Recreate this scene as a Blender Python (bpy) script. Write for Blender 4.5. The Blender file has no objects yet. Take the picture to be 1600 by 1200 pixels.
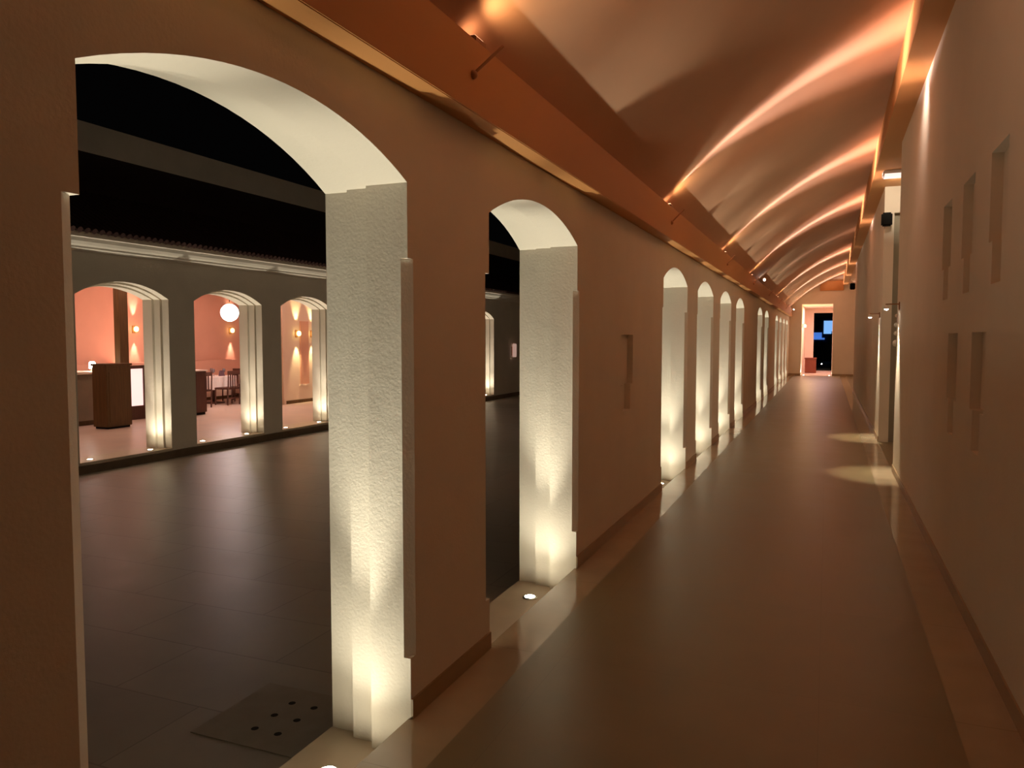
import bpy, bmesh, math, random
from mathutils import Vector, Matrix
random.seed(7)
S = bpy.context.scene
COL = S.collection
PI = math.pi

# ------------------------------------------------------------------ materials
def new_mat(name):
    m = bpy.data.materials.new(name); m.use_nodes = True
    nt = m.node_tree; return m, nt, nt.nodes['Principled BSDF']

def plain(name, col, rough=.6, metal=0., emit=None, strength=0., spec=.5):
    m, nt, b = new_mat(name)
    b.inputs['Base Color'].default_value = (*col, 1); b.inputs['Roughness'].default_value = rough
    b.inputs['Metallic'].default_value = metal; b.inputs['Specular IOR Level'].default_value = spec
    if emit:
        b.inputs['Emission Color'].default_value = (*emit, 1); b.inputs['Emission Strength'].default_value = strength
    return m

def textured(name, c1, c2, scale=6., rough=.8, bump=.3, bscale=70., dist=.008, spec=.3, stretch=None, detail=6.):
    m, nt, b = new_mat(name); N, L = nt.nodes, nt.links
    tc = N.new('ShaderNodeTexCoord'); src = tc.outputs['Object']
    if stretch:
        mp = N.new('ShaderNodeMapping'); mp.inputs['Scale'].default_value = stretch
        L.new(src, mp.inputs['Vector']); src = mp.outputs['Vector']
    n1 = N.new('ShaderNodeTexNoise'); n1.inputs['Scale'].default_value = scale; n1.inputs['Detail'].default_value = detail
    L.new(src, n1.inputs['Vector'])
    r = N.new('ShaderNodeValToRGB'); r.color_ramp.elements[0].position = .3; r.color_ramp.elements[1].position = .7
    r.color_ramp.elements[0].color = (*c1, 1); r.color_ramp.elements[1].color = (*c2, 1)
    L.new(n1.outputs['Fac'], r.inputs['Fac']); L.new(r.outputs['Color'], b.inputs['Base Color'])
    n2 = N.new('ShaderNodeTexNoise'); n2.inputs['Scale'].default_value = bscale; n2.inputs['Detail'].default_value = 5
    L.new(src, n2.inputs['Vector'])
    n3 = N.new('ShaderNodeTexNoise'); n3.inputs['Scale'].default_value = bscale * .17; n3.inputs['Detail'].default_value = 3
    L.new(src, n3.inputs['Vector'])
    ad = N.new('ShaderNodeMath'); ad.operation = 'ADD'
    L.new(n2.outputs['Fac'], ad.inputs[0]); L.new(n3.outputs['Fac'], ad.inputs[1])
    bp = N.new('ShaderNodeBump'); bp.inputs['Strength'].default_value = bump; bp.inputs['Distance'].default_value = dist
    L.new(ad.outputs[0], bp.inputs['Height']); L.new(bp.outputs['Normal'], b.inputs['Normal'])
    b.inputs['Roughness'].default_value = rough; b.inputs['Specular IOR Level'].default_value = spec
    return m

def tiled(name, c1, c2, cj, bw, bh, off=.5, mortar=.004, rough=.3, bump=.15, spec=.5, rot=0.):
    m, nt, b = new_mat(name); N, L = nt.nodes, nt.links
    tc = N.new('ShaderNodeTexCoord'); mp = N.new('ShaderNodeMapping'); mp.inputs['Rotation'].default_value = (0, 0, rot)
    L.new(tc.outputs['Object'], mp.inputs['Vector'])
    br = N.new('ShaderNodeTexBrick'); br.offset = off
    br.inputs['Color1'].default_value = (*c1, 1); br.inputs['Color2'].default_value = (*c2, 1); br.inputs['Mortar'].default_value = (*cj, 1)
    br.inputs['Scale'].default_value = 1.; br.inputs['Mortar Size'].default_value = mortar
    br.inputs['Brick Width'].default_value = bw; br.inputs['Row Height'].default_value = bh
    L.new(mp.outputs['Vector'], br.inputs['Vector'])
    nz = N.new('ShaderNodeTexNoise'); nz.inputs['Scale'].default_value = 3.; nz.inputs['Detail'].default_value = 7
    L.new(tc.outputs['Object'], nz.inputs['Vector'])
    mx = N.new('ShaderNodeMix'); mx.data_type = 'RGBA'; mx.blend_type = 'MULTIPLY'; mx.inputs['Factor'].default_value = .35
    rr = N.new('ShaderNodeValToRGB'); rr.color_ramp.elements[0].position = .3; rr.color_ramp.elements[1].position = .7
    rr.color_ramp.elements[0].color = (.6, .6, .6, 1)
    L.new(nz.outputs['Fac'], rr.inputs['Fac'])
    L.new(br.outputs['Color'], mx.inputs[6]); L.new(rr.outputs['Color'], mx.inputs[7])
    L.new(mx.outputs[2], b.inputs['Base Color'])
    mr = N.new('ShaderNodeMapRange'); mr.inputs['To Min'].default_value = rough * .8; mr.inputs['To Max'].default_value = rough * 1.25
    L.new(nz.outputs['Fac'], mr.inputs['Value']); L.new(mr.outputs['Result'], b.inputs['Roughness'])
    n2 = N.new('ShaderNodeTexNoise'); n2.inputs['Scale'].default_value = 40.; L.new(tc.outputs['Object'], n2.inputs['Vector'])
    sb = N.new('ShaderNodeMath'); sb.operation = 'MULTIPLY_ADD'; sb.inputs[1].default_value = .15
    inv = N.new('ShaderNodeMath'); inv.operation = 'SUBTRACT'; inv.inputs[0].default_value = 1.
    L.new(br.outputs['Fac'], inv.inputs[1]); L.new(n2.outputs['Fac'], sb.inputs[0]); L.new(inv.outputs[0], sb.inputs[2])
    bp = N.new('ShaderNodeBump'); bp.inputs['Strength'].default_value = bump; bp.inputs['Distance'].default_value = .003
    L.new(sb.outputs[0], bp.inputs['Height']); L.new(bp.outputs['Normal'], b.inputs['Normal'])
    b.inputs['Specular IOR Level'].default_value = spec
    return m

M = {}
M['plaster'] = textured('cream_plaster', (.76, .70, .60), (.80, .74, .635), 2.5, .9, .28, 80, .005, .2)
M['plaster_right'] = textured('smooth_cream_plaster', (.72, .64, .52), (.76, .68, .555), 2.0, .9, .25, 60, .004, .2)
M['vault'] = textured('pink_tan_vault_plaster', (.66, .41, .265), (.72, .45, .29), 1.2, .75, .12, 30, .004, .3)
M['beam'] = textured('copper_brown_beam_paint', (.53, .245, .08), (.59, .275, .09), 3., .55, .12, 40, .003, .4, (1, .15, 1))
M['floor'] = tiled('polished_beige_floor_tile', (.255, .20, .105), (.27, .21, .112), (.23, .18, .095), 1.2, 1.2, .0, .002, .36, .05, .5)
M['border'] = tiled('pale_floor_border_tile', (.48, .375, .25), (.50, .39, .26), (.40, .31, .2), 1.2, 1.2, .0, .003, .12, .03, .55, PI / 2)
M['baseboard'] = textured('brown_tile_baseboard', (.34, .235, .13), (.38, .26, .145), 4., .4, .1, 40, .002, .4)
M['sill'] = textured('beige_stone_sill', (.56, .46, .34), (.62, .51, .38), 7., .35, .15, 60, .002, .45)
M['court'] = tiled('dark_courtyard_paving', (.30, .255, .20), (.34, .29, .23), (.22, .185, .145), 1.2, .6, .5, .005, .38, .25, .5)
M['drain'] = textured('dark_stone_drain_slab', (.29, .245, .19), (.33, .28, .22), 8., .6, .3, 60, .003, .3)
M['hole_shade'] = plain('black_hole_shade', (.01, .008, .006), .9)
M['curb'] = textured('dark_brown_curb', (.11, .075, .045), (.15, .10, .06), 6., .8, .3, 40, .004)
M['facade'] = textured('grey_cream_facade_plaster', (.60, .54, .44), (.66, .59, .48), 2., .9, .5, 60, .006, .2)
M['tile_roof'] = textured('dark_terracotta_roof_tile', (.030, .010, .006), (.045, .014, .008), 9., .8, .3, 30, .004)
M['metal'] = plain('brushed_steel', (.6, .57, .52), .3, 1.)
M['bronze'] = plain('bronze_paint', (.38, .17, .07), .5, .2)
M['black'] = plain('black_plastic', (.006, .0055, .0055), .65, spec=.15)
M['white_plastic'] = plain('white_plastic', (.85, .83, .8), .4)
M['lens'] = plain('glowing_lamp_lens', (.9, .9, .85), .3, 0, (1., .90, .66), 40.)
M['lens_amber'] = plain('glowing_amber_lens', (.9, .8, .7), .3, 0, (1., .50, .26), 2.5)
M['lens_white'] = plain('glowing_white_lens', (.9, .9, .9), .3, 0, (1., .93, .82), 12.)
M['pink_wall'] = textured('salmon_pink_wall', (.70, .40, .29), (.76, .44, .32), 1.5, .85, .2, 40, .004)
M['pale_wall'] = textured('pale_pink_plaster', (.80, .66, .54), (.84, .70, .58), 1.5, .85, .2, 40, .004)
M['room_floor'] = tiled('pinkish_stone_floor', (.62, .50, .42), (.66, .53, .44), (.5, .4, .34), .8, .8, .0, .003, .35, .05)
M['dark_wood'] = textured('dark_brown_wood', (.085, .045, .013), (.13, .068, .020), 5., .5, .15, 40, .002, .4, (6, 6, .6))
M['chair_wood'] = textured('dark_chair_wood', (.075, .030, .022), (.105, .045, .03), 6., .5, .1, 40, .002, .4, (6, 6, .6))
M['grey_counter'] = textured('grey_brown_counter_panel', (.22, .18, .13), (.26, .21, .15), 4., .6, .1, 30, .002)
M['stone_top'] = plain('pale_counter_stone', (.85, .74, .62), .3)
M['linen'] = textured('white_table_linen', (.86, .80, .76), (.90, .84, .80), 20., .8, .15, 120, .002)
M['frost'] = plain('glowing_frosted_panel', (.9, .8, .8), .4, 0, (1., .66, .62), .30)  # pane glows evenly by its own emission
M['globe'] = plain('glowing_opal_globe', (.95, .95, .95), .3, 0, (1., .95, .98), 2.5)
M['sconce_glow'] = plain('glowing_sconce_bulb', (.95, .85, .6), .3, 0, (1., .72, .22), 1.6)
M['glass'] = plain('dark_wine_glass', (.16, .13, .14), .15, .0, spec=.8)
M['napkin'] = plain('dark_plum_napkin', (.12, .07, .09), .8)
M['red_box'] = textured('dull_red_planter', (.19, .055, .04), (.22, .065, .048), 6., .7, .15, 40, .003)
M['leaf'] = textured('dark_green_foliage', (.012, .020, .008), (.03, .045, .015), 6., .8, .2, 40, .003)
M['night_wall'] = plain('pale_building_render', (.75, .78, .8), .8)
M['blue_window'] = plain('blue_lit_window_and_ledge', (.2, .4, .8), .4, 0, (.10, .30, 1.0), .16)
M['blue_window2'] = plain('bright_blue_lit_window', (.3, .5, .8), .4, 0, (.24, .52, 1.0), .26)
M['grey_panel'] = textured('grey_olive_recess_panel', (.30, .27, .20), (.34, .30, .225), 3., .7, .15, 40, .003)
M['ground'] = textured('dark_garden_ground', (.05, .045, .03), (.08, .07, .045), 4., .9, .3, 30, .01)

# ------------------------------------------------------------------ mesh helpers
class MB:
    def __init__(s): s.bm = bmesh.new()
    def box(s, x0, x1, y0, y1, z0, z1, mi=0):
        P = [(x, y, z) for z in (z0, z1) for y in (y0, y1) for x in (x0, x1)]
        v = [s.bm.verts.new(p) for p in P]
        for q in ((0, 2, 3, 1), (4, 5, 7, 6), (0, 1, 5, 4), (2, 6, 7, 3), (0, 4, 6, 2), (1, 3, 7, 5)):
            f = s.bm.faces.new([v[i] for i in q]); f.material_index = mi
        return s
    def prism(s, pts, a, b, axis='y', mi=0):
        """closed polygon pts (2-D) swept from a to b along axis: y -> pts are (x,z), x -> pts are (y,z), z -> pts are (x,y)"""
        def P(p, t):
            return (p[0], t, p[1]) if axis == 'y' else ((t, p[0], p[1]) if axis == 'x' else (p[0], p[1], t))
        A = [s.bm.verts.new(P(p, a)) for p in pts]; B = [s.bm.verts.new(P(p, b)) for p in pts]
        n = len(pts); fs = [s.bm.faces.new(A), s.bm.faces.new(B)]
        for i in range(n): fs.append(s.bm.faces.new((A[i], A[(i + 1) % n], B[(i + 1) % n], B[i])))
        for f in fs: f.material_index = mi
        return s
    def lathe(s, prof, c=(0, 0, 0), n=20, rot=None):
        rings = []
        for r, z in prof:
            ring = []
            for k in range(n):
                p = Vector((r * math.cos(2 * PI * k / n), r * math.sin(2 * PI * k / n), z))
                if rot: p = rot @ p
                ring.append(s.bm.verts.new(p + Vector(c)))
            rings.append(ring)
        for a, b in zip(rings, rings[1:]):
            for k in range(n): s.bm.faces.new((a[k], a[(k + 1) % n], b[(k + 1) % n], b[k]))
        s.bm.faces.new(rings[0][::-1]); s.bm.faces.new(rings[-1])
        return s
    def tube(s, p, q, r0, r1=None, n=10):
        p, q = Vector(p), Vector(q); d = q - p
        R = d.to_track_quat('Z', 'Y').to_matrix()
        return s.lathe([(r0, 0), (r1 if r1 is not None else r0, d.length)], p, n, R)
    def ball(s, c, r, n=14, sz=1.):
        prof = [(max(r * math.sin(t), 1e-4), -r * sz * math.cos(t)) for t in [PI * k / (n // 2 + 2) for k in range(n // 2 + 3)]]
        return s.lathe(prof, c, n)
    def bevel(s, w, seg=2):
        bmesh.ops.bevel(s.bm, geom=s.bm.edges[:], offset=w, segments=seg, affect='EDGES', clamp_overlap=True); return s
    def build(s, name, mats, parent=None, smooth=False, origin=None):
        bmesh.ops.recalc_face_normals(s.bm, faces=s.bm.faces[:])
        me = bpy.data.meshes.new(name)
        if origin is not None:
            bmesh.ops.translate(s.bm, verts=s.bm.verts[:], vec=-Vector(origin))
        s.bm.to_mesh(me); s.bm.free()
        for m in (mats if isinstance(mats, (list, tuple)) else [mats]): me.materials.append(m)
        if smooth:
            for p in me.polygons: p.use_smooth = True
        o = bpy.data.objects.new(name, me); COL.objects.link(o)
        if origin is not None: o.location = origin
        if parent is not None: o.parent = parent
        return o

def structure(o): o['kind'] = 'structure'; return o
def tag(o, label, cat, group=None):
    o['label'] = label; o['category'] = cat
    if group: o['group'] = group
    return o
def thing(name, label, cat, loc=(0, 0, 0), rz=0., group=None):
    o = bpy.data.objects.new(name, None); COL.objects.link(o)
    o.empty_display_size = .1; o.location = loc; o.rotation_euler = (0, 0, rz)
    return tag(o, label, cat, group)
def copy_thing(root, label, loc, rz=None, group=None):
    r = root.copy(); COL.objects.link(r); r.location = loc
    if rz is not None: r.rotation_euler = (0, 0, rz)
    r['label'] = label
    if group: r['group'] = group
    for ch in [o for o in COL.objects if o.parent == root]:
        c = ch.copy(); COL.objects.link(c); c.parent = r
        for g in [o for o in COL.objects if o.parent == ch]:
            d = g.copy(); COL.objects.link(d); d.parent = c
    return r

def cut(obj, cutters):
    """subtract each cutter mesh from obj and keep only the result"""
    for cm in cutters:
        bmesh.ops.recalc_face_normals(cm.bm, faces=cm.bm.faces[:])
        me = bpy.data.meshes.new('cutter'); cm.bm.to_mesh(me); cm.bm.free()
        co = bpy.data.objects.new('cutter', me); COL.objects.link(co)
        md = obj.modifiers.new('cut', 'BOOLEAN'); md.operation = 'DIFFERENCE'; md.solver = 'EXACT'; md.object = co
        bpy.context.view_layer.update()
        ev = obj.evaluated_get(bpy.context.evaluated_depsgraph_get())
        nm = bpy.data.meshes.new_from_object(ev)
        obj.modifiers.clear()
        old = obj.data; obj.data = nm; bpy.data.meshes.remove(old)
        bpy.data.objects.remove(co); bpy.data.meshes.remove(me)
    return obj

# ------------------------------------------------------------------ lights
def look(o, target):
    d = Vector(target) - o.location
    o.rotation_euler = d.to_track_quat('-Z', 'Y').to_euler()
def spot_data(name, power, col, size, blend, radius):
    l = bpy.data.lights.new(name, 'SPOT'); l.energy = power; l.color = col
    l.spot_size = math.radians(size); l.spot_blend = blend; l.shadow_soft_size = radius
    return l
def put_light(name, data, loc, target=None, scale=None):
    o = bpy.data.objects.new(name, data); COL.objects.link(o); o.location = loc
    if target is not None: look(o, target)
    if scale: o.scale = scale
    return o
def area_light(name, power, col, sx, sy, loc, target, spread=180):
    l = bpy.data.lights.new(name, 'AREA'); l.shape = 'RECTANGLE'; l.size = sx; l.size_y = sy
    l.energy = power; l.color = col; l.spread = math.radians(spread)
    return put_light(name, l, loc, target)
def point_light(name, power, col, loc, r=.03):
    l = bpy.data.lights.new(name, 'POINT'); l.energy = power; l.color = col; l.shadow_soft_size = r
    return put_light(name, l, loc)

WARM = (1., .93, .73)
AMBER = (1., .72, .66)
PINK = (1., .62, .52)

# ------------------------------------------------------------------ the arcades
XL, XR = -1.59, .765          # faces of the two corridor walls
YB, YE = -3.0, 36.3           # ends of the corridor
SILL = -.17; COURT = -.32
HW, SPRING, RISE = .7425, 2.235, .165
TIERS = [(0., .195, 0., 0.), (.195, .32, .045, .03), (.32, .46, .088, .06)]   # depth from, to, widening, extra rise

def arch_poly(cy, w, rise, z0=SILL, n=22):
    R = (w * w + rise * rise) / (2 * rise); zc = SPRING + rise - R; a0 = math.asin(w / R)
    pts = [(cy - w, z0), (cy + w, z0)]
    for k in range(n + 1):
        a = a0 - 2 * a0 * k / n
        pts.append((cy + R * math.sin(a), zc + R * math.cos(a)))
    return pts

def arch_cutters(cy, xf, chamfer_face=None):
    """xf(t) gives x at depth t behind the corridor face"""
    out = []
    for i, (t0, t1, dw, dr) in enumerate(TIERS):
        e0 = .05 if i == 0 else 0.; e1 = .05 if i == 2 else .004
        out.append(MB().prism(arch_poly(cy, HW + dw, RISE + dr), xf(t0 - e0), xf(t1 + e1), 'x'))
    if chamfer_face:
        c = .032
        for sgn in (-1, 1):
            y = cy + sgn * HW
            out.append(MB().prism([(xf(c), y - sgn * .02), (xf(c), y), (xf(0), y + sgn * .046), (xf(-.02), y + sgn * .046), (xf(-.02), y - sgn * .02)], .26, 1.93, 'z'))
    return out

def niche_cutter(x0, x1, cy, w, zt, zm, zb, sw):
    return MB().prism([(cy - w / 2, zm), (cy - w / 2, zt), (cy + w / 2, zt), (cy + w / 2, zm),
                       (cy + sw / 2, zm), (cy + sw / 2, zb), (cy - sw / 2, zb), (cy - sw / 2, zm)], x0, x1, 'x')

ARCH_Y = [1.27 + HW, 3.57 + HW, 8.03 + HW, 10.32 + HW, 12.62 + HW, 14.92 + HW, 19.7 + HW, 22.0 + HW, 26.6 + HW, 28.9 + HW, 31.2 + HW, 33.5 + HW]
wl = structure(MB().box(XL - .46, XL, YB, YE, -.6, 2.60).build('wall_left', M['plaster']))
cs = []
for cy in ARCH_Y: cs += arch_cutters(cy, lambda t: XL - t, True)
cs.append(niche_cutter(XL - .05, XL + .05, 6.48, .43, 1.64, 1.21, .99, .24))
cut(wl, cs)
# the stone sill inside every arch
sm = MB()
for cy in ARCH_Y: sm.box(XL - .465, XL - .012, cy - HW - .1, cy + HW + .1, SILL - .03, SILL + .004)
structure(sm.build('trim_1', M['sill']))
# upper part of the left wall, set on the arcade, and the boxed beam in front of it
structure(MB().box(XL - .46, XL, YB, YE, 2.60, 3.0).build('wall_left_upper', M['plaster']))
XB = -1.47
structure(MB().box(XL, XB, YB, YE, 2.602, 2.925).bevel(.004).build('trim_2', M['beam']))

# baseboards
bb = MB(); edges = [YB] + [e for cy in ARCH_Y for e in (cy - HW, cy + HW)] + [YE]
for a, b in zip(edges[0::2], edges[1::2]): bb.box(XL, XL + .010, a + .0, b - .0, 0., .085)
structure(bb.build('baseboard_left', M['baseboard']))
bb = MB().box(XR - .010, XR, YB, 10.3, 0, .085); bb.box(XR - .010, XR, 13.2, 26., 0, .085)
structure(bb.build('baseboard_right', M['baseboard']))

# ------------------------------------------------------------------ right wall
wr = structure(MB().box(XR, XR + .4, YB, 10.3, -.2, 4.7).build('wall_right', M['plaster_right']))
RN = [(4.46, 1), (5.35, 1), (6.23, 1), (4.87, 0), (5.80, 0)]
cs = []
for cy, up in RN:
    cs.append(niche_cutter(XR - .05, XR + .055, cy, .42, 2.56 if up else 1.64, 2.10 if up else 1.20, 1.88 if up else .97, .23))
cut(wr, cs)
structure(MB().box(XR, XR + .4, 13.34, 26., -.2, 4.7).build('wall_right_far', M['plaster_right']))
pf = MB().box(XR, XR + .14, 13.2, 13.34, -.2, 4.7); pf.box(XR + .14, 4.2, 13.2, 13.34, 3.53, 4.7)
structure(pf.build('wall_passage_front', M['plaster_right']))
structure(MB().box(XR + .4, 4.2, 13.34, 13.6, -.2, 3.6).build('wall_passage_side', M['grey_panel']))
structure(MB().box(XR + .14, XR + .4, 13.3, 13.34, -.2, 3.53).build('wall_passage_panel', M['grey_panel']))
structure(MB().box(4.2, 4.4, 8.0, 13.6, -.2, 4.7).build('wall_passage_back', M['plaster_right']))
structure(MB().box(XR + .4, 4.2, 9.9, 10.3, -.2, 4.7).build('wall_passage_near', M['plaster_right']))
structure(MB().box(XR, 4.2, 10.3, 13.2, 4.05, 4.2).build('ceiling_passage', M['vault']))
# right-hand soffit band with its upright lip
structure(MB().prism([(XR, 3.93), (.567, 3.93), (.60, 4.46), (XR, 4.46)], YB, YE, 'y').build('trim_3', M['beam']))

# ------------------------------------------------------------------ floor
fl = MB(); Z0 = -.2
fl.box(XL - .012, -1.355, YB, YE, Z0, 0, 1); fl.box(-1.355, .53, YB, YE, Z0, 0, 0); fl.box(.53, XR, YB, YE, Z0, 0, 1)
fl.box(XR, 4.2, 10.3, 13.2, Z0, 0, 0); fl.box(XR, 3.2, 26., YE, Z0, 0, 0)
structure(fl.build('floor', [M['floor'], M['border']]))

# ------------------------------------------------------------------ vault
VP = [(-1.60, 2.97), (-1.47, 3.10), (-1.33, 3.23), (-1.12, 3.42), (-.88, 3.61), (-.58, 3.815), (-.29, 3.99), (-.01, 4.135), (.30, 4.275), (.60, 4.39), (.80, 4.45)]
def catmull(P, n=4):
    out = []
    for i in range(len(P) - 1):
        p0, p1, p2, p3 = P[max(i - 1, 0)], P[i], P[i + 1], P[min(i + 2, len(P) - 1)]
        for k in range(n):
            t = k / n
            out.append(tuple(.5 * (2 * b + (c - a) * t + (2 * a - 5 * b + 4 * c - d) * t * t + (3 * b - a - 3 * c + d) * t ** 3) for a, b, c, d in zip(p0, p1, p2, p3)))
    return out + [P[-1]]
vp = catmull(VP)
vb = bmesh.new(); 
lo = [[vb.verts.new((x, y, z)) for x, z in vp] for y in (YB, YE)]
hi = [[vb.verts.new((x - .05, y, z + .16)) for x, z in vp] for y in (YB, YE)]
for i in range(len(vp) - 1):
    f = vb.faces.new((lo[0][i], lo[0][i + 1], lo[1][i + 1], lo[1][i])); f.smooth = True
    vb.faces.new((hi[0][i], hi[1][i], hi[1][i + 1], hi[0][i + 1]))
    for e in (0, 1): vb.faces.new((lo[e][i], lo[e][i + 1], hi[e][i + 1], hi[e][i]))
for i in (0, len(vp) - 1): vb.faces.new((lo[0][i], lo[1][i], hi[1][i], hi[0][i]))
vm = MB(); vm.bm.free(); vm.bm = vb
structure(vm.build('ceiling', M['vault']))

# ------------------------------------------------------------------ ends of the corridor
structure(MB().box(XL, XR, YB - .2, YB, 0, 4.6).build('wall_back', M['plaster']))
DX0, DX1, DZ = -1.07, .20, 3.14
we = MB(); we.box(XL - .5, DX0, YE, YE + .35, -.2, 4.7); we.box(DX1, 3.2, YE, YE + .35, -.2, 4.7); we.box(DX0, DX1, YE, YE + .35, DZ, 4.7)
structure(we.build('wall_end', M['plaster_right']))
structure(MB().box(-.35, .60, YE - .06, YE, 3.70, 4.12).bevel(.006).build('trim_4', M['beam']))
bb = MB().box(XL, DX0 - .02, YE - .012, YE, 0, .085); bb.box(DX1 + .02, 2.8, YE - .012, YE, 0, .085)
structure(bb.build('baseboard_end', M['baseboard']))
structure(MB().box(3.0, 3.2, 25.6, YE, -.2, 4.7).build('wall_side_hall', M['plaster_right']))
structure(MB().box(XR + .4, 3.2, 25.7, 26., -.2, 4.7).build('wall_hall_return', M['plaster_right']))
structure(MB().box(XR, 3.2, 26., YE, 4.0, 4.2).build('ceiling_hall', M['vault']))
# lobby beyond the end door
lb = MB(); lb.box(DX0 - .2, DX0, YE + .35, 42.3, -.2, 3.4); lb.box(DX1 + .5, DX1 + .7, YE + .35, 42.3, -.2, 3.4)
structure(lb.build('wall_lobby', M['pale_wall']))
lf = MB(); lf.box(DX0, -.66, 42., 42.3, -.2, 3.4); lf.box(-.66, DX1 + .5, 42., 42.3, 2.93, 3.4); lf.box(.22, DX1 + .5, 42., 42.3, -.2, 2.93)
structure(lf.build('wall_lobby_front', M['pale_wall']))
structure(MB().box(DX0, DX1 + .5, YE + .35, 42.3, 3.14, 3.4).build('ceiling_lobby', M['pale_wall']))
structure(MB().box(DX0, DX1 + .5, YE, 42.3, -.2, 0.001).build('floor_lobby', M['room_floor']))

# ------------------------------------------------------------------ courtyard and the opposite arcade
structure(MB().box(-9.8, XL - .46, -6, 44, COURT - .2, COURT).build('floor_courtyard', M['court']))
XO = -10.26
OPP = [6.34, 8.53, 10.73, 12.93, 15.12, 17.3, 21.55, 24.9 + 2.2]
wo = structure(MB().box(XO, XO + .46, -4, 44, -.6, 3.0).build('wall_opposite', M['facade']))
cs = []
for cy in OPP: cs += arch_cutters(cy, lambda t: XO + t, False)
cut(wo, cs)
sm = MB()
for cy in OPP: sm.box(XO - .02, XO + .462, cy - HW - .1, cy + HW + .1, SILL - .03, SILL + .004)
structure(sm.build('trim_5', M['sill']))
structure(MB().box(-9.8, -9.74, -4, 44, COURT, SILL - .03).build('trim_6', M['curb']))
# cornice
structure(MB().prism([(-9.8, 2.84), (-9.785, 2.84), (-9.77, 2.87), (-9.74, 2.885), (-9.735, 2.91), (-9.70, 2.93), (-9.665, 2.97), (-9.65, 3.02), (-9.62, 3.03), (-9.62, 3.10), (-9.8, 3.10)], -4, 44, 'y').build('trim_7', M['facade']))
# roof with a row of barrel tiles along the eave, then the plain slope
rb = MB(); RX0, RZ0, RX1, RZ1 = -9.60, 3.11, -13.0, 5.12
rb.prism([(RX0, RZ0), (RX1, RZ1), (RX1, RZ1 - .14), (RX0 - .12, RZ0 - .02)], -4, 44, 'y')
dv = Vector((RX1 - RX0, 0, RZ1 - RZ0)).normalized()
y = -1.
while y < 30:
    rb.tube(Vector((RX0 + .05, y, RZ0 + .0)), Vector((RX0, y, RZ0)) + dv * 1.6, .042, .036, 8); y += .115
structure(rb.build('roof_opposite', M['tile_roof']))
structure(MB().box(-13.3, -13.0, -4, 44, 4.9, 5.68).build('wall_opposite_upper', M['facade']))
# restaurant shell
XW = -17.
structure(MB().box(XW - .2, XW, 2, 30, -.4, 3.4).build('wall_restaurant_back', M['pink_wall']))
structure(MB().box(XW, XO, 2, 30, SILL - .2, SILL + .002).build('floor_restaurant', M['room_floor']))
structure(MB().box(XW, XO, 2, 30, 3.05, 3.15).build('ceiling_restaurant', M['pale_wall']))
structure(MB().box(XW, XO, 1.8, 2, -.4, 3.15).build('wall_restaurant_near', M['pink_wall']))
structure(MB().box(XW, XO, 30, 30.2, -.4, 3.15).build('wall_restaurant_far', M['pink_wall']))
pw = MB().box(-13.85, -13.6, 16.5, 24., SILL, 3.05); pw.box(-13.62, -13.52, 16.42, 16.62, SILL, 3.05); pw.box(-13.62, -13.55, 16.8, 16.9, SILL, 3.05)
structure(pw.build('wall_restaurant_partition', M['pale_wall']))
structure(MB().box(-13.6, -13.575, 16.9, 24., SILL, SILL + .09).build('baseboard_restaurant', M['dark_wood']))
structure(MB().box(-14.14, -13.98, 12.02, 12.24, SILL, 3.05).build('column_restaurant', M['dark_wood']))

# ------------------------------------------------------------------ uplights in the sills
ORD = ['nearest', 'second', 'third', 'fourth', 'fifth', 'sixth', 'seventh', 'eighth', 'ninth', 'tenth', 'eleventh', 'twelfth']
def make_uplight(label, loc, group):
    t = thing('floor_uplight', label, 'floor light', loc, 0, group)
    MB().lathe([(.050, 0), (.050, .006), (.040, .010), (.036, .010), (.036, .004)], (0, 0, 0), 20).build('rim', M['metal'], t)
    MB().lathe([(.034, .003), (.034, .008), (.020, .011), (.001, .012)], (0, 0, 0), 20).build('lens', M['lens'], t, True)
    return t
up_data = spot_data('sill_uplight_beam', 7.0, WARM, 124, 1., .03)
up_core = spot_data('sill_uplight_core', 40., WARM, 38, .9, .03)
up_opp = spot_data('opposite_uplight_beam', 13., (1., .92, .76), 124, 1., .03)
up_opp_core = spot_data('opposite_uplight_core', 34., (1., .92, .76), 38, .9, .03)
proto = None; LOFF = .235
for i, cy in enumerate(ARCH_Y):
    for far in (1, 0):
        p = (XL - .255, cy + (HW - LOFF) * (1 if far else -1), SILL + .004)
        lab = 'round glowing floor uplight in the sill of the %s left-hand arch, beside its %s jamb' % (ORD[i], 'far' if far else 'near')
        if proto is None: proto = make_uplight(lab, p, 'corridor arcade floor uplights')
        else: copy_thing(proto, lab, p, 0, 'corridor arcade floor uplights')
        put_light('uplight_beam', up_data, (p[0], p[1], p[2] + .02), (p[0], p[1], p[2] + 1))
        put_light('uplight_core', up_core, (p[0], p[1], p[2] + .02), (p[0], p[1] + (.085 if far else -.085), p[2] + 1))
for i, cy in enumerate(OPP):
    for k, s in enumerate((-1, 1)):
        p = (XO + .30, cy + (HW - .2) * s, SILL + .004)
        nm = {1: 'first', 2: 'second', 3: 'third', 6: 'farthest visible'}
        lab = 'small bright floor uplight at the %s foot of the %s arch across the courtyard' % (('left', 'right')[k], nm[i]) if i in nm else None
        if lab: copy_thing(proto, lab, p, 0, 'uplights across the courtyard')
        if lab or i in (0, 4):
            put_light('uplight_beam_opposite', up_opp, (p[0], p[1], p[2] + .02), (p[0], p[1], p[2] + 1))
            put_light('uplight_core_opposite', up_opp_core, (p[0], p[1], p[2] + .02), (p[0], p[1] + .06 * s, p[2] + 1))

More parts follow.
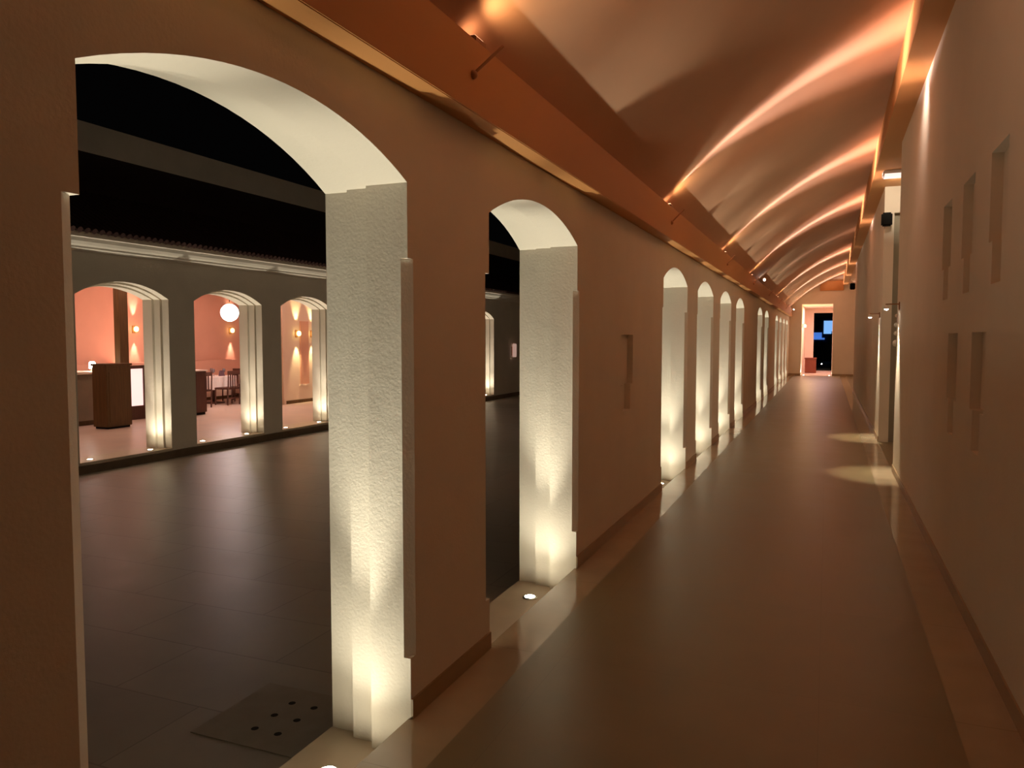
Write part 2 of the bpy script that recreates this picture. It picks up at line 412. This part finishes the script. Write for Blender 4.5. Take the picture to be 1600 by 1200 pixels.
# ------------------------------------------------------------------ uplights grazing the vault
def make_vault_light(label, loc):
    t = thing('vault_uplight', label, 'ceiling uplight', loc, 0, 'copper uplights along the beam')
    MB().box(-.085, -.015, -.06, .06, 0, .035).bevel(.006).build('housing', M['bronze'], t)
    MB().box(-.075, -.025, -.045, .045, .036, .039).build('lens', M['lens_amber'], t)
    MB().tube((0.0, -.12, -.165), (.11, -.04, -.03), .007, .007).build('bracket_arm', M['bronze'], t)
    MB().ball((.002, -.12, -.165), .02).build('knob', M['bronze'], t, True)
    return t
vproto = None
VY = [3.25] + [3.3 + 4.6 * k for k in range(1, 8)]
vname = ['above the pier between the first two arches', 'before the third arch', 'at the fifth arch', 'past the sixth arch', 'before the eighth arch, unlit', 'at the ninth arch', 'before the eleventh arch', 'against the end wall']
# (elevation, half angle, power, sideways squeeze): far throw, middle, near, and the soft spill around them
GRAZE = [(31, 12.5, 270., 1.05), (40, 9, 100., 1.0), (47, 13, 20., .70), (34, 17, 95., 2.2)]
graze = [spot_data('vault_graze_beam', P, AMBER, 2 * h, 1., .02) for e, h, P, q in GRAZE]
graze_dim = [spot_data('vault_graze_beam_dim', P * .09, AMBER, 2 * h, 1., .02) for e, h, P, q in GRAZE]
wide = spot_data('vault_spill', 1.6, (1., .56, .26), 160, 1., .02)
for k, y in enumerate(VY):
    lab = 'copper uplight with bracket arm on the beam, ' + vname[k]
    loc = (XB, y, 2.927)
    vproto_k = make_vault_light(lab, loc) if vproto is None else copy_thing(vproto, lab, loc)
    vproto = vproto or vproto_k
    if k == 4:
        for c in [o for o in COL.objects if o.parent == vproto_k and o.name.startswith('lens')]: c.data = c.data.copy(); c.data.materials[0] = M['bronze']
    src = Vector((XB - .03, y, 2.995))
    for g, (e, h, P, q) in enumerate(GRAZE):
        d = Vector((math.cos(math.radians(e)), -.115 * math.cos(math.radians(e)), math.sin(math.radians(e)))).normalized()
        side = Vector((0, 1, 0)); side = (side - d * side.dot(d)).normalized(); upv = (-d).cross(side)
        o = bpy.data.objects.new('vault_graze', (graze_dim if k == 4 else graze)[g]); COL.objects.link(o)
        o.matrix_world = Matrix.Translation(src) @ Matrix((side, upv, -d)).transposed().to_4x4() @ Matrix.Diagonal((q, 1., 1., 1.))
    if k != 4:
        put_light('vault_spill', wide, (XB + .05, y, 2.98), (XB + 1.2, y + .5, 4.2))

# ------------------------------------------------------------------ right wall fittings
def make_wall_light(label, loc):
    t = thing('wall_light', label, 'wall light', loc, 0, 'slim wall lights beside the side passage')
    MB().box(-.012, 0, -.03, .03, -.06, .03).bevel(.003).build('back_plate', M['bronze'], t)
    MB().box(-.15, -.01, -.022, .022, 0, .012).bevel(.003).build('arm', M['bronze'], t)
    MB().lathe([(.018, -.005), (.028, -.03), (.030, -.05), (.024, -.05)], (-.14, 0, 0), 16).build('lamp_head', M['white_plastic'], t)
    MB().lathe([(.024, -.051), (.016, -.060), (.001, -.064)], (-.14, 0, 0), 16).build('lens', M['lens_white'], t, True)
    return t
wdata = spot_data('wall_light_beam', 38., (1., .86, .62), 46, .6, .02)
wlp = make_wall_light('slim wall light with bright tip at the near corner of the side passage', (XR, 9.95, 2.0))
wl2 = copy_thing(wlp, 'slim wall light with bright tip on the wall beyond the side passage', (XR, 13.62, 2.0))
for y in (9.95, 13.62):
    put_light('wall_light_beam', wdata, (XR - .14, y, 1.93), (XR - .02, y + .02, 0))
    put_light('wall_light_graze', spot_data('wall_light_graze', 22., (1., .88, .66), 30, .8, .01), (XR - .05, y + .1, 1.96), (XR + .03, y + .12, .8))
# bumps added to give the corner bright bead-like highlights under the first light
cb = thing('corner_bumps', 'stack of small rounded plaster bumps on the passage corner below the wall light', 'plaster_bump', (XR, 10.24, 1.55))
for k, (z, r) in enumerate(((.33, .022), (.22, .03), (.12, .03), (0., .042))):
    MB().ball((-.006, 0, z), r, 14).build('knob', M['plaster_right'], cb, True)
# wall speakers
def make_speaker(label, loc):
    t = thing('wall_speaker', label, 'speaker', loc, 0, 'black wall speakers')
    MB().box(-.075, .075, -.16, -.03, -.10, .10).bevel(.02, 3).build('cabinet', M['black'], t)
    MB().box(-.055, .055, -.168, -.161, -.08, .08).build('grille', plain('speaker_grille', (.009, .009, .009), .85, spec=.1), t)
    MB().tube((0, -.04, 0), (0.02, .0, 0), .018).build('bracket', M['metal'], t)
    return t
sp = make_speaker('black box speaker at the top of the wall corner after the side passage', (XR + .03, 13.2, 3.42))
copy_thing(sp, 'small distant black speaker at the far end of the right-hand wall', (XR + .05, 25.7 + .3, 3.22))
sp2 = [o for o in COL.objects if o.get('category') == 'speaker'][-1]; sp2.location = (XR - .09, 26.02, 3.22)
# white fitting under the soffit
em = thing('ceiling_light', 'white rectangular ceiling light under the copper soffit at the passage', 'ceiling light', (.79, 12.0, 3.93))
MB().box(-.13, .13, -.10, .10, -.085, 0).bevel(.012).build('housing', M['white_plastic'], em)
MB().box(-.11, .11, -.102, .08, -.09, -.05).build('diffuser', plain('soft_white_diffuser', (.9, .88, .86), .4, 0, (1., .86, .78), .28), em)
structure(MB().box(XR, XR + .4, 10.3, 13.2, 3.93, 4.05).build('trim_8', M['beam']))
area_light('passage_fill', 5., (1., .80, .58), 1., 1., (2.6, 11.2, 3.9), (2.2, 12., 0))  # unseen fill added to lighten the side passage
put_light('ceiling_light_beam', spot_data('ceiling_light_beam', 7., (1., .86, .66), 80, .7, .05), (.86, 12.3, 3.83), (1.0, 13.2, 3.8))
put_light('wall_wedge_fill', spot_data('wall_wedge_fill', 5., (1., .82, .72), 92, 1., .05), (.48, 7.75, 3.90), (.765, 7.85, 3.62))  # unseen spot added to strengthen the bright wedge on the right wall
area_light('hall_fill', 26., (1., .62, .42), 1.5, 4., (1.9, 31., 3.95), (1.6, 32., 0))  # unseen light added to brighten the end wall and far floor
# two tiny spotlights on the left beam
def make_beam_spot(label, loc):
    t = thing('beam_spotlight', label, 'spotlight', loc, 0, 'tiny white spotlights on the beam')
    MB().tube((0, 0, 0), (.03, 0, .02), .012).build('stem', M['bronze'], t)
    MB().tube((.02, .03, .02), (.05, -.03, .02), .035, .03, 14).build('can', M['white_plastic'], t)
    MB().tube((.0495, -.0295, .02), (.052, -.036, .02), .028, .02, 14).build('lens', M['lens_white'], t)
    return t
bs = make_beam_spot('tiny white spotlight shining on the copper beam halfway down the corridor', (XB, 19.3, 2.99))
copy_thing(bs, 'tiny white spotlight where the copper beam meets the end wall', (XB + .02, 36.0, 2.88))

# ------------------------------------------------------------------ lobby things
bx = thing('planter_box', 'dull red square box standing inside the end doorway', 'box', (-.72, 39.2, .001))
MB().box(-.25, .25, -.25, .25, 0, .66).bevel(.012).build('body', M['red_box'], bx)
MB().box(-.27, .27, -.27, .27, .66, .72).bevel(.01).build('rim', M['red_box'], bx)
def make_sconce(label, loc, rz, group, scale=1.):
    t = thing('wall_sconce', label, 'wall lamp', loc, rz, group)       # faces local +x
    MB().box(0, .02, -.05, .05, -.10, .10).bevel(.006).build('back_plate', M['bronze'], t)
    MB().tube((.02, 0, 0), (.09, 0, 0), .010).build('arm', M['bronze'], t)
    MB().lathe([(.03, -.06), (.055, -.03), (.06, .02), (.045, .06), (.02, .075)], (.10, 0, 0), 16).build('lamp_shade', M['sconce_glow'], t, True)
    t.scale = (scale,) * 3
    return t
sc0 = make_sconce('amber wall lamp on the left wall just inside the end doorway', (DX0, 37.6, 2.2), 0, 'amber wall lamps')
point_light('sconce_glow', 10., (1., .62, .25), (DX0 + .25, 37.6, 2.2))
area_light('lobby_light', 20., (1., .66, .68), .8, 2.5, (-.4, 39.2, 3.1), (-.4, 39.2, 0))
lbu = spot_data('door_uplight_beam', 16., WARM, 130, .6, .03)
for k, x in enumerate((DX0 + .12, DX1 - .10)):
    copy_thing(proto, 'floor uplight at the %s jamb of the end doorway' % ('left', 'right')[k], (x, YE + .17, .001), 0, 'end doorway floor uplights')
    put_light('door_uplight_beam', lbu, (x, YE + .17, .03), (x + (-.05, .05)[k], YE + .17, 1))
# night scene beyond the lobby
structure(MB().box(-14, 14, 42.3, 75, -.4, -.05).build('ground_garden', M['ground']))
nb = thing('night_building', 'distant building lit blue, seen through the end doorway', 'building', (-.3, 62, -.05))
MB().box(-2.2, 3.0, 0, 3, 0, 3.3).build('wall', plain('dark_building_wall', (.02, .025, .05), .8), nb)
f1 = MB().box(.02, 1.2, -.05, 0, 2.05, 3.02).build('window', M['blue_window2'], nb)
f2 = MB().box(-.68, -.10, -.05, 0, 1.75, 2.15).build('window', M['blue_window'], nb)
MB().box(-.70, .1, -.12, -.0, 1.62, 1.75).build('ledge', M['blue_window'], nb)  # emissive ledge: the blue light on it is put into the material
def make_bush(label, loc, rx, rz, n, seed):
    rnd = random.Random(seed); b = MB()
    for _ in range(n):
        while True:
            p = Vector((rnd.uniform(-1, 1), rnd.uniform(-1, 1), rnd.uniform(0, 1)))
            if (p.x ** 2 + p.y ** 2 + (p.z * 2 - 1) ** 2) < 1: break
        c = Vector((p.x * rx, p.y * rx, p.z * rz + .05)); s = .10
        d = Vector((rnd.uniform(-1, 1), rnd.uniform(-1, 1), rnd.uniform(-.3, 1))).normalized(); u = d.orthogonal().normalized()
        vs = [b.bm.verts.new(c + q) for q in (-d * s, u * s * .4, d * s, -u * s * .4)]
        b.bm.faces.new(vs)
    t = thing('garden_bush', label, 'bush', loc)
    b.build('foliage', M['leaf'], t)
    st = MB()
    for k in range(5):
        a = k * 1.26; st.tube((0, 0, 0), (math.cos(a) * rx * .6, math.sin(a) * rx * .6, rz * .8), .025, .008, 6)
    st.build('stem', M['dark_wood'], t)
    return t
make_bush('dark leafy bush in the garden right of the end doorway', (.62, 51, -.05), .62, 2.35, 900, 3)
make_bush('low dark bush across the garden in the end doorway', (-.6, 54, -.05), .75, 1.55, 900, 4)
gl = thing('garden_light', 'tiny glowing light low in the garden beyond the doorway', 'garden light', (-.27, 46., -.05))
MB().tube((0, 0, 0), (0, 0, .25), .015).build('stake', M['black'], gl)
MB().ball((0, 0, .28), .028).build('lamp_head', M['lens_white'], gl, True)

# ------------------------------------------------------------------ courtyard drain
dr = thing('drain_cover', 'dark stone drain slab with six holes beside the nearest arch sill', 'drain cover', (-2.5, 3.07, COURT))
slab = MB().box(-.34, .34, -.29, .29, 0, .004).build('slab', M['drain'], dr)
for ix in (-.07, .07):
    for iy in (-.145, 0, .14):
        MB().lathe([(.019, .0042), (.001, .0046)], (ix, iy, 0), 12).build('hole_shade_disc', M['hole_shade'], dr)  # flat black discs: the dark of the holes is put into colour

# ------------------------------------------------------------------ restaurant furniture
F = SILL + .003
hs = thing('host_stand', 'tall dark brown host stand facing the first arch across the courtyard', 'host stand', (-13.2, 11.12, F))
MB().box(-.19, .20, -.28, .30, .04, 1.24).bevel(.008).build('body', M['dark_wood'], hs)
MB().box(-.16, .17, -.25, .27, 0, .04).build('plinth', M['black'], hs)
MB().box(-.21, .22, -.30, .32, 1.24, 1.285).bevel(.008).build('top', M['dark_wood'], hs)
MB().box(.20, .208, -.22, .24, .14, 1.12).build('front_panel', M['dark_wood'], hs)
rc = thing('reception_counter', 'grey brown counter with pale stone top left of the host stand', 'counter', (-14.35, 10.6, F))
MB().box(-.35, .35, -2.0, .95, .1, 1.05).build('body', M['grey_counter'], rc)
MB().box(-.30, .30, -1.95, .90, 0, .1).build('plinth', M['dark_wood'], rc)
MB().box(-.40, .40, -2.05, 1.0, 1.05, 1.10).bevel(.006).build('worktop', M['stone_top'], rc)
cl = thing('candle_lamp', 'small glowing candle lamp on the counter beside the host stand', 'lamp', (-14.15, 11.47, F + 1.10))
MB().lathe([(.05, 0), (.05, .015), (.015, .02), (.015, .05)], (0, 0, 0), 14).build('base', M['bronze'], cl)
MB().lathe([(.05, .05), (.065, .08), (.06, .17), (.04, .20)], (0, 0, 0), 14).build('lamp_shade', M['lens_white'], cl, True)
sn = thing('framed_screen', 'dark framed glowing frosted screen standing right of the host stand', 'screen', (-14.1, 12.85, F))
fr = MB(); fr.box(-.04, .04, -.6, -.53, 0, 1.12); fr.box(-.04, .04, -.17, -.07, 0, 1.12); fr.box(-.04, .04, .5, .57, 0, 1.12); fr.box(-.05, .05, -.6, .57, 1.12, 1.19); fr.box(-.06, .06, -.6, .57, 0, .30)
fr.build('frame', M['chair_wood'], sn)
MB().box(-.012, .012, -.53, -.17, .30, 1.12).build('panel', M['frost'], sn)
MB().box(-.012, .012, -.07, .5, .30, 1.12).build('panel', M['frost'], sn)
sb = thing('sideboard', 'dark cabinet with white cloth top left edge of the second arch across', 'cabinet', (-13.75, 13.62, F))
MB().box(-.25, .25, -.35, .35, .06, 1.02).bevel(.006).build('body', M['chair_wood'], sb)
MB().box(-.22, .22, -.32, .32, 0, .06).build('plinth', M['black'], sb)
MB().box(-.28, .28, -.38, .38, 1.02, 1.05).bevel(.005).build('top', M['linen'], sb)
MB().box(.25, .258, -.30, -.02, .12, .95).build('door', M['chair_wood'], sb); MB().box(.25, .258, .02, .30, .12, .95).build('door', M['chair_wood'], sb)
# dining chairs
def make_chair(label, loc, rz):
    t = thing('dining_chair', label, 'chair', loc, rz, 'dark dining chairs')      # faces local -x (towards its table)
    for sx, sy in ((-1, -1), (-1, 1), (1, -1), (1, 1)):
        h = .92 if sx > 0 else .44
        MB().tube((sx * .21, sy * .22, 0), (sx * .20 + (.05 if sx > 0 else 0), sy * .22, h), .019, .016, 8).build('leg', M['chair_wood'], t)
    MB().box(-.23, .23, -.24, .24, .42, .47).bevel(.012).build('seat', M['chair_wood'], t)
    MB().box(.225, .26, -.24, .24, .82, .92).bevel(.008).build('back_rail', M['chair_wood'], t)
    for y in (-.12, -.04, .04, .12):
        MB().box(.218, .235, y - .015, y + .015, .47, .83).build('back_slat', M['chair_wood'], t)
    MB().box(.20, .23, -.22, .22, .17, .20).build('stretcher', M['chair_wood'], t)
    return t
def make_table(label, loc):
    t = thing('dining_table', label, 'table', loc, 0, 'white clothed dining tables')
    MB().lathe([(.30, 0), (.30, .02), (.05, .05), (.045, .70)], (0, 0, 0), 18).build('pedestal', M['chair_wood'], t)
    MB().box(-.42, .42, -.42, .42, .70, .74).build('table_top', M['chair_wood'], t)
    c = bmesh.new(); n = 48; rings = []
    for i, (w, z) in enumerate(((.43, .752), (.44, .74), (.45, .55), (.455, .40))):
        ring = []
        for k in range(n):
            a = 2 * PI * k / n; m = max(abs(math.cos(a)), abs(math.sin(a)))
            fold = 0 if i < 2 else .018 * math.sin(a * 12)
            ring.append(c.verts.new(((w + fold) * math.cos(a) / m, (w + fold) * math.sin(a) / m, z)))
        rings.append(ring)
    for a, b in zip(rings, rings[1:]):
        for k in range(n): c.faces.new((a[k], a[(k + 1) % n], b[(k + 1) % n], b[k]))
    c.faces.new(rings[0]); mb = MB(); mb.bm.free(); mb.bm = c
    return t, mb
TABLES = [(-15.75, 14.9), (-15.75, 16.55), (-15.75, 18.2)]
tn = ['left', 'middle', 'right']
tp = None; clm = None; chp = None; gp = None; npk = None
for i, (x, y) in enumerate(TABLES):
    lab = 'white clothed dining table, %s of three seen through the second arch across' % tn[i]
    if tp is None:
        tp, mb = make_table(lab, (x, y, F))
        clm = mb.build('tablecloth', M['linen']); clm.location = (x, y, F)
        tag(clm, 'white tablecloth draped over the left dining table across the courtyard', 'tablecloth', 'white tablecloths')
    else:
        copy_thing(tp, lab, (x, y, F)); c = clm.copy(); COL.objects.link(c); c.location = (x, y, F); c['label'] = 'white tablecloth draped over the %s dining table across the courtyard' % tn[i]
    for j, (dx, dy, rz) in enumerate(((.75, -.28, 0.), (.78, .30, 0.), (-.01, .80, PI / 2))):
        lab = 'dark slatted dining chair %s the %s clothed table' % (('on the courtyard side of', 'second along the courtyard side of', 'at the far side of')[j], tn[i])
        if chp is None: chp = make_chair(lab, (x + dx, y + dy, F), rz)
        else: copy_thing(chp, lab, (x + dx, y + dy, F), rz)
    for j, (dx, dy) in enumerate(((.2, -.2), (-.2, .15), (.18, .22))):
        lab = 'dark stemmed glass on the %s clothed table, %s' % (tn[i], ('near left', 'back', 'near right')[j])
        loc = (x + dx, y + dy, F + .753)
        if gp is None:
            gp = thing('wine_glass', lab, 'glass', loc, 0, 'glasses on the dining tables')
            MB().lathe([(.035, 0), (.034, .004), (.005, .01), (.005, .08)], (0, 0, 0), 14).build('stem', M['glass'], gp, True)
            MB().lathe([(.006, .08), (.035, .11), (.042, .15), (.034, .20)], (0, 0, 0), 14).build('bowl', M['glass'], gp, True)
        else: copy_thing(gp, lab, loc)
    for j, (dx, dy) in enumerate(((.3, 0), (-.28, -.1))):
        lab = 'folded dark napkin on the %s clothed table, %s side' % (tn[i], ('courtyard', 'wall')[j])
        loc = (x + dx, y + dy, F + .753)
        if npk is None:
            npk = MB().prism([(-.05, 0), (.05, 0), (.012, .15), (-.012, .15)], -.07, .07, 'y').build('napkin', M['napkin']); npk.location = loc
            tag(npk, lab, 'napkin', 'napkins on the dining tables')
        else:
            c = npk.copy(); COL.objects.link(c); c.location = loc; c['label'] = lab
# wall bench with a glowing top edge
bn = thing('wall_bench', 'long upholstered wall bench under the pink restaurant wall', 'bench', (XW, 14.5, F))
MB().box(0.10, .50, -5, 5, .10, .46).build('seat', M['pale_wall'], bn); MB().box(0.10, .20, -5, 5, .46, 1.15).build('backrest', M['pink_wall'], bn); MB().box(.14, .46, -4.95, 4.95, 0, .10).build('plinth', M['dark_wood'], bn)
area_light('bench_cove', 24., (1., .42, .26), .05, 9.5, (XW + .05, 14.5, F + 1.1), (XW + .06, 14.5, 3))
# sconces and pendant
for lab, y in (('amber wall lamp on the pink wall above the host stand', 15.05), ('amber wall lamp on the pink wall left of the white globe', 18.6), ('amber wall lamp on the pink wall at the left edge of the first arch', 12.6)):
    copy_thing(sc0, lab, (XW, y, 1.86), 0, 'amber wall lamps')
    for dz, tz in ((.12, 1), (-.12, -1)):
        put_light('sconce_wash', spot_data('sconce_wash', 30., (1., .62, .45), 36, .8, .02), (XW + .11, y, 1.86 + dz), (XW + .02, y, 1.86 + tz))
for k, y in enumerate((17.42, 18.1)):
    copy_thing(sc0, 'amber wall lamp %s of the tall panel in the third arch across' % ('left', 'right')[k], (-13.6, y, 1.75), 0, 'amber wall lamps')
    for dz, tz in ((.12, 1), (-.12, -1)):
        put_light('sconce_wash', spot_data('sconce_wash_yellow', 26., (1., .74, .36), 44, .8, .02), (-13.47, y, 1.75 + dz), (-13.58, y, 1.75 + tz))
pn = thing('wall_panel', 'tall plain pinkish panel on the wall between two amber lamps', 'panel', (-13.6, 17.76, .35))
MB().box(0, .03, -.19, .19, 0, 1.75).bevel(.006).build('board', M['pink_wall'], pn)
MB().box(0.0, .04, -.23, .23, -.05, 0).build('frame', M['pale_wall'], pn)
gb = thing('globe_pendant', 'large glowing white globe pendant hanging in the restaurant', 'pendant lamp', (-14., 15.32, 2.27))
MB().ball((0, 0, 0), .22, 24).build('globe', M['globe'], gb, True)
MB().tube((0, 0, .21), (0, 0, .78), .008).build('cord', M['black'], gb)
MB().lathe([(.03, .205), (.06, .215), (.05, .25), (.02, .26)], (0, 0, 0), 16).build('cap', M['bronze'], gb)
point_light('globe_glow', 14., (1., .85, .8), (-14., 15.32, 1.95), .1)
for y in (7.5, 11.5, 15.5, 19.5):
    area_light('restaurant_light', 11., PINK, 2.5, 2.5, (-14.2, y, 3.0), (-14.4, y, 0))
area_light('restaurant_front_light', 8., PINK, 1.5, 3, (-12.0, 18.2, 3.0), (-12.6, 18.2, 0))
# wall lamp on the far facade
fw = thing('facade_lantern', 'small pale lantern on the dark facade beyond the second arch', 'lantern', (-9.8, 23.9, 1.0))
MB().box(0, .02, -.05, .05, .05, .35).build('back_plate', M['bronze'], fw)
MB().lathe([(.05, 0), (.07, .02), (.07, .42), (.05, .45)], (.09, 0, 0), 14).build('lamp_shade', plain('pale_pink_lantern_glass', (.8, .6, .55), .5, 0, (1., .62, .5), .10), fw)
MB().box(0, .09, -.012, .012, .45, .47).build('arm', M['bronze'], fw)

area_light('courtyard_fill', 7.5, (1., .80, .58), 16., .3, (-2.3, 11., 4.3), (-9.8, 12., .2), 110)  # unseen fill added to lift the facade and the paving
# ------------------------------------------------------------------ world, camera, view
w = bpy.data.worlds.new('night'); S.world = w; w.use_nodes = True
bg = w.node_tree.nodes['Background']; bg.inputs['Color'].default_value = (.5, .45, .45, 1); bg.inputs['Strength'].default_value = .0005

f = 1200.; D = Vector(((1293 - 800) / f, -(530 - 600) / f, 1.)).normalized()
up = Vector((0, 1, -D.y / D.z)).normalized(); Rv = up.cross(D)
if Rv.x < 0: Rv = -Rv
right_w = Vector((Rv.x, D.x, up.x)); up_w = Vector((Rv.y, D.y, up.y)); fwd_w = Vector((Rv.z, D.z, up.z))
cam = bpy.data.cameras.new('camera'); co = bpy.data.objects.new('camera', cam); COL.objects.link(co)
cam.sensor_fit = 'HORIZONTAL'; cam.sensor_width = 36.; cam.lens = 36. * f / 1600.; cam.clip_start = .02; cam.clip_end = 300
co.matrix_world = Matrix.Translation((0, 0, 1.6)) @ Matrix((right_w, up_w, -fwd_w)).transposed().to_4x4()
S.camera = co
S.view_settings.view_transform = 'Standard'; S.view_settings.look = 'None'
S.view_settings.exposure = 1.88; S.view_settings.gamma = 1.; S.view_settings.use_curve_mapping = False
S.cycles.max_bounces = 10; S.cycles.diffuse_bounces = 6; S.cycles.glossy_bounces = 4; S.cycles.sample_clamp_indirect = 4.
S.cycles.use_denoising = True
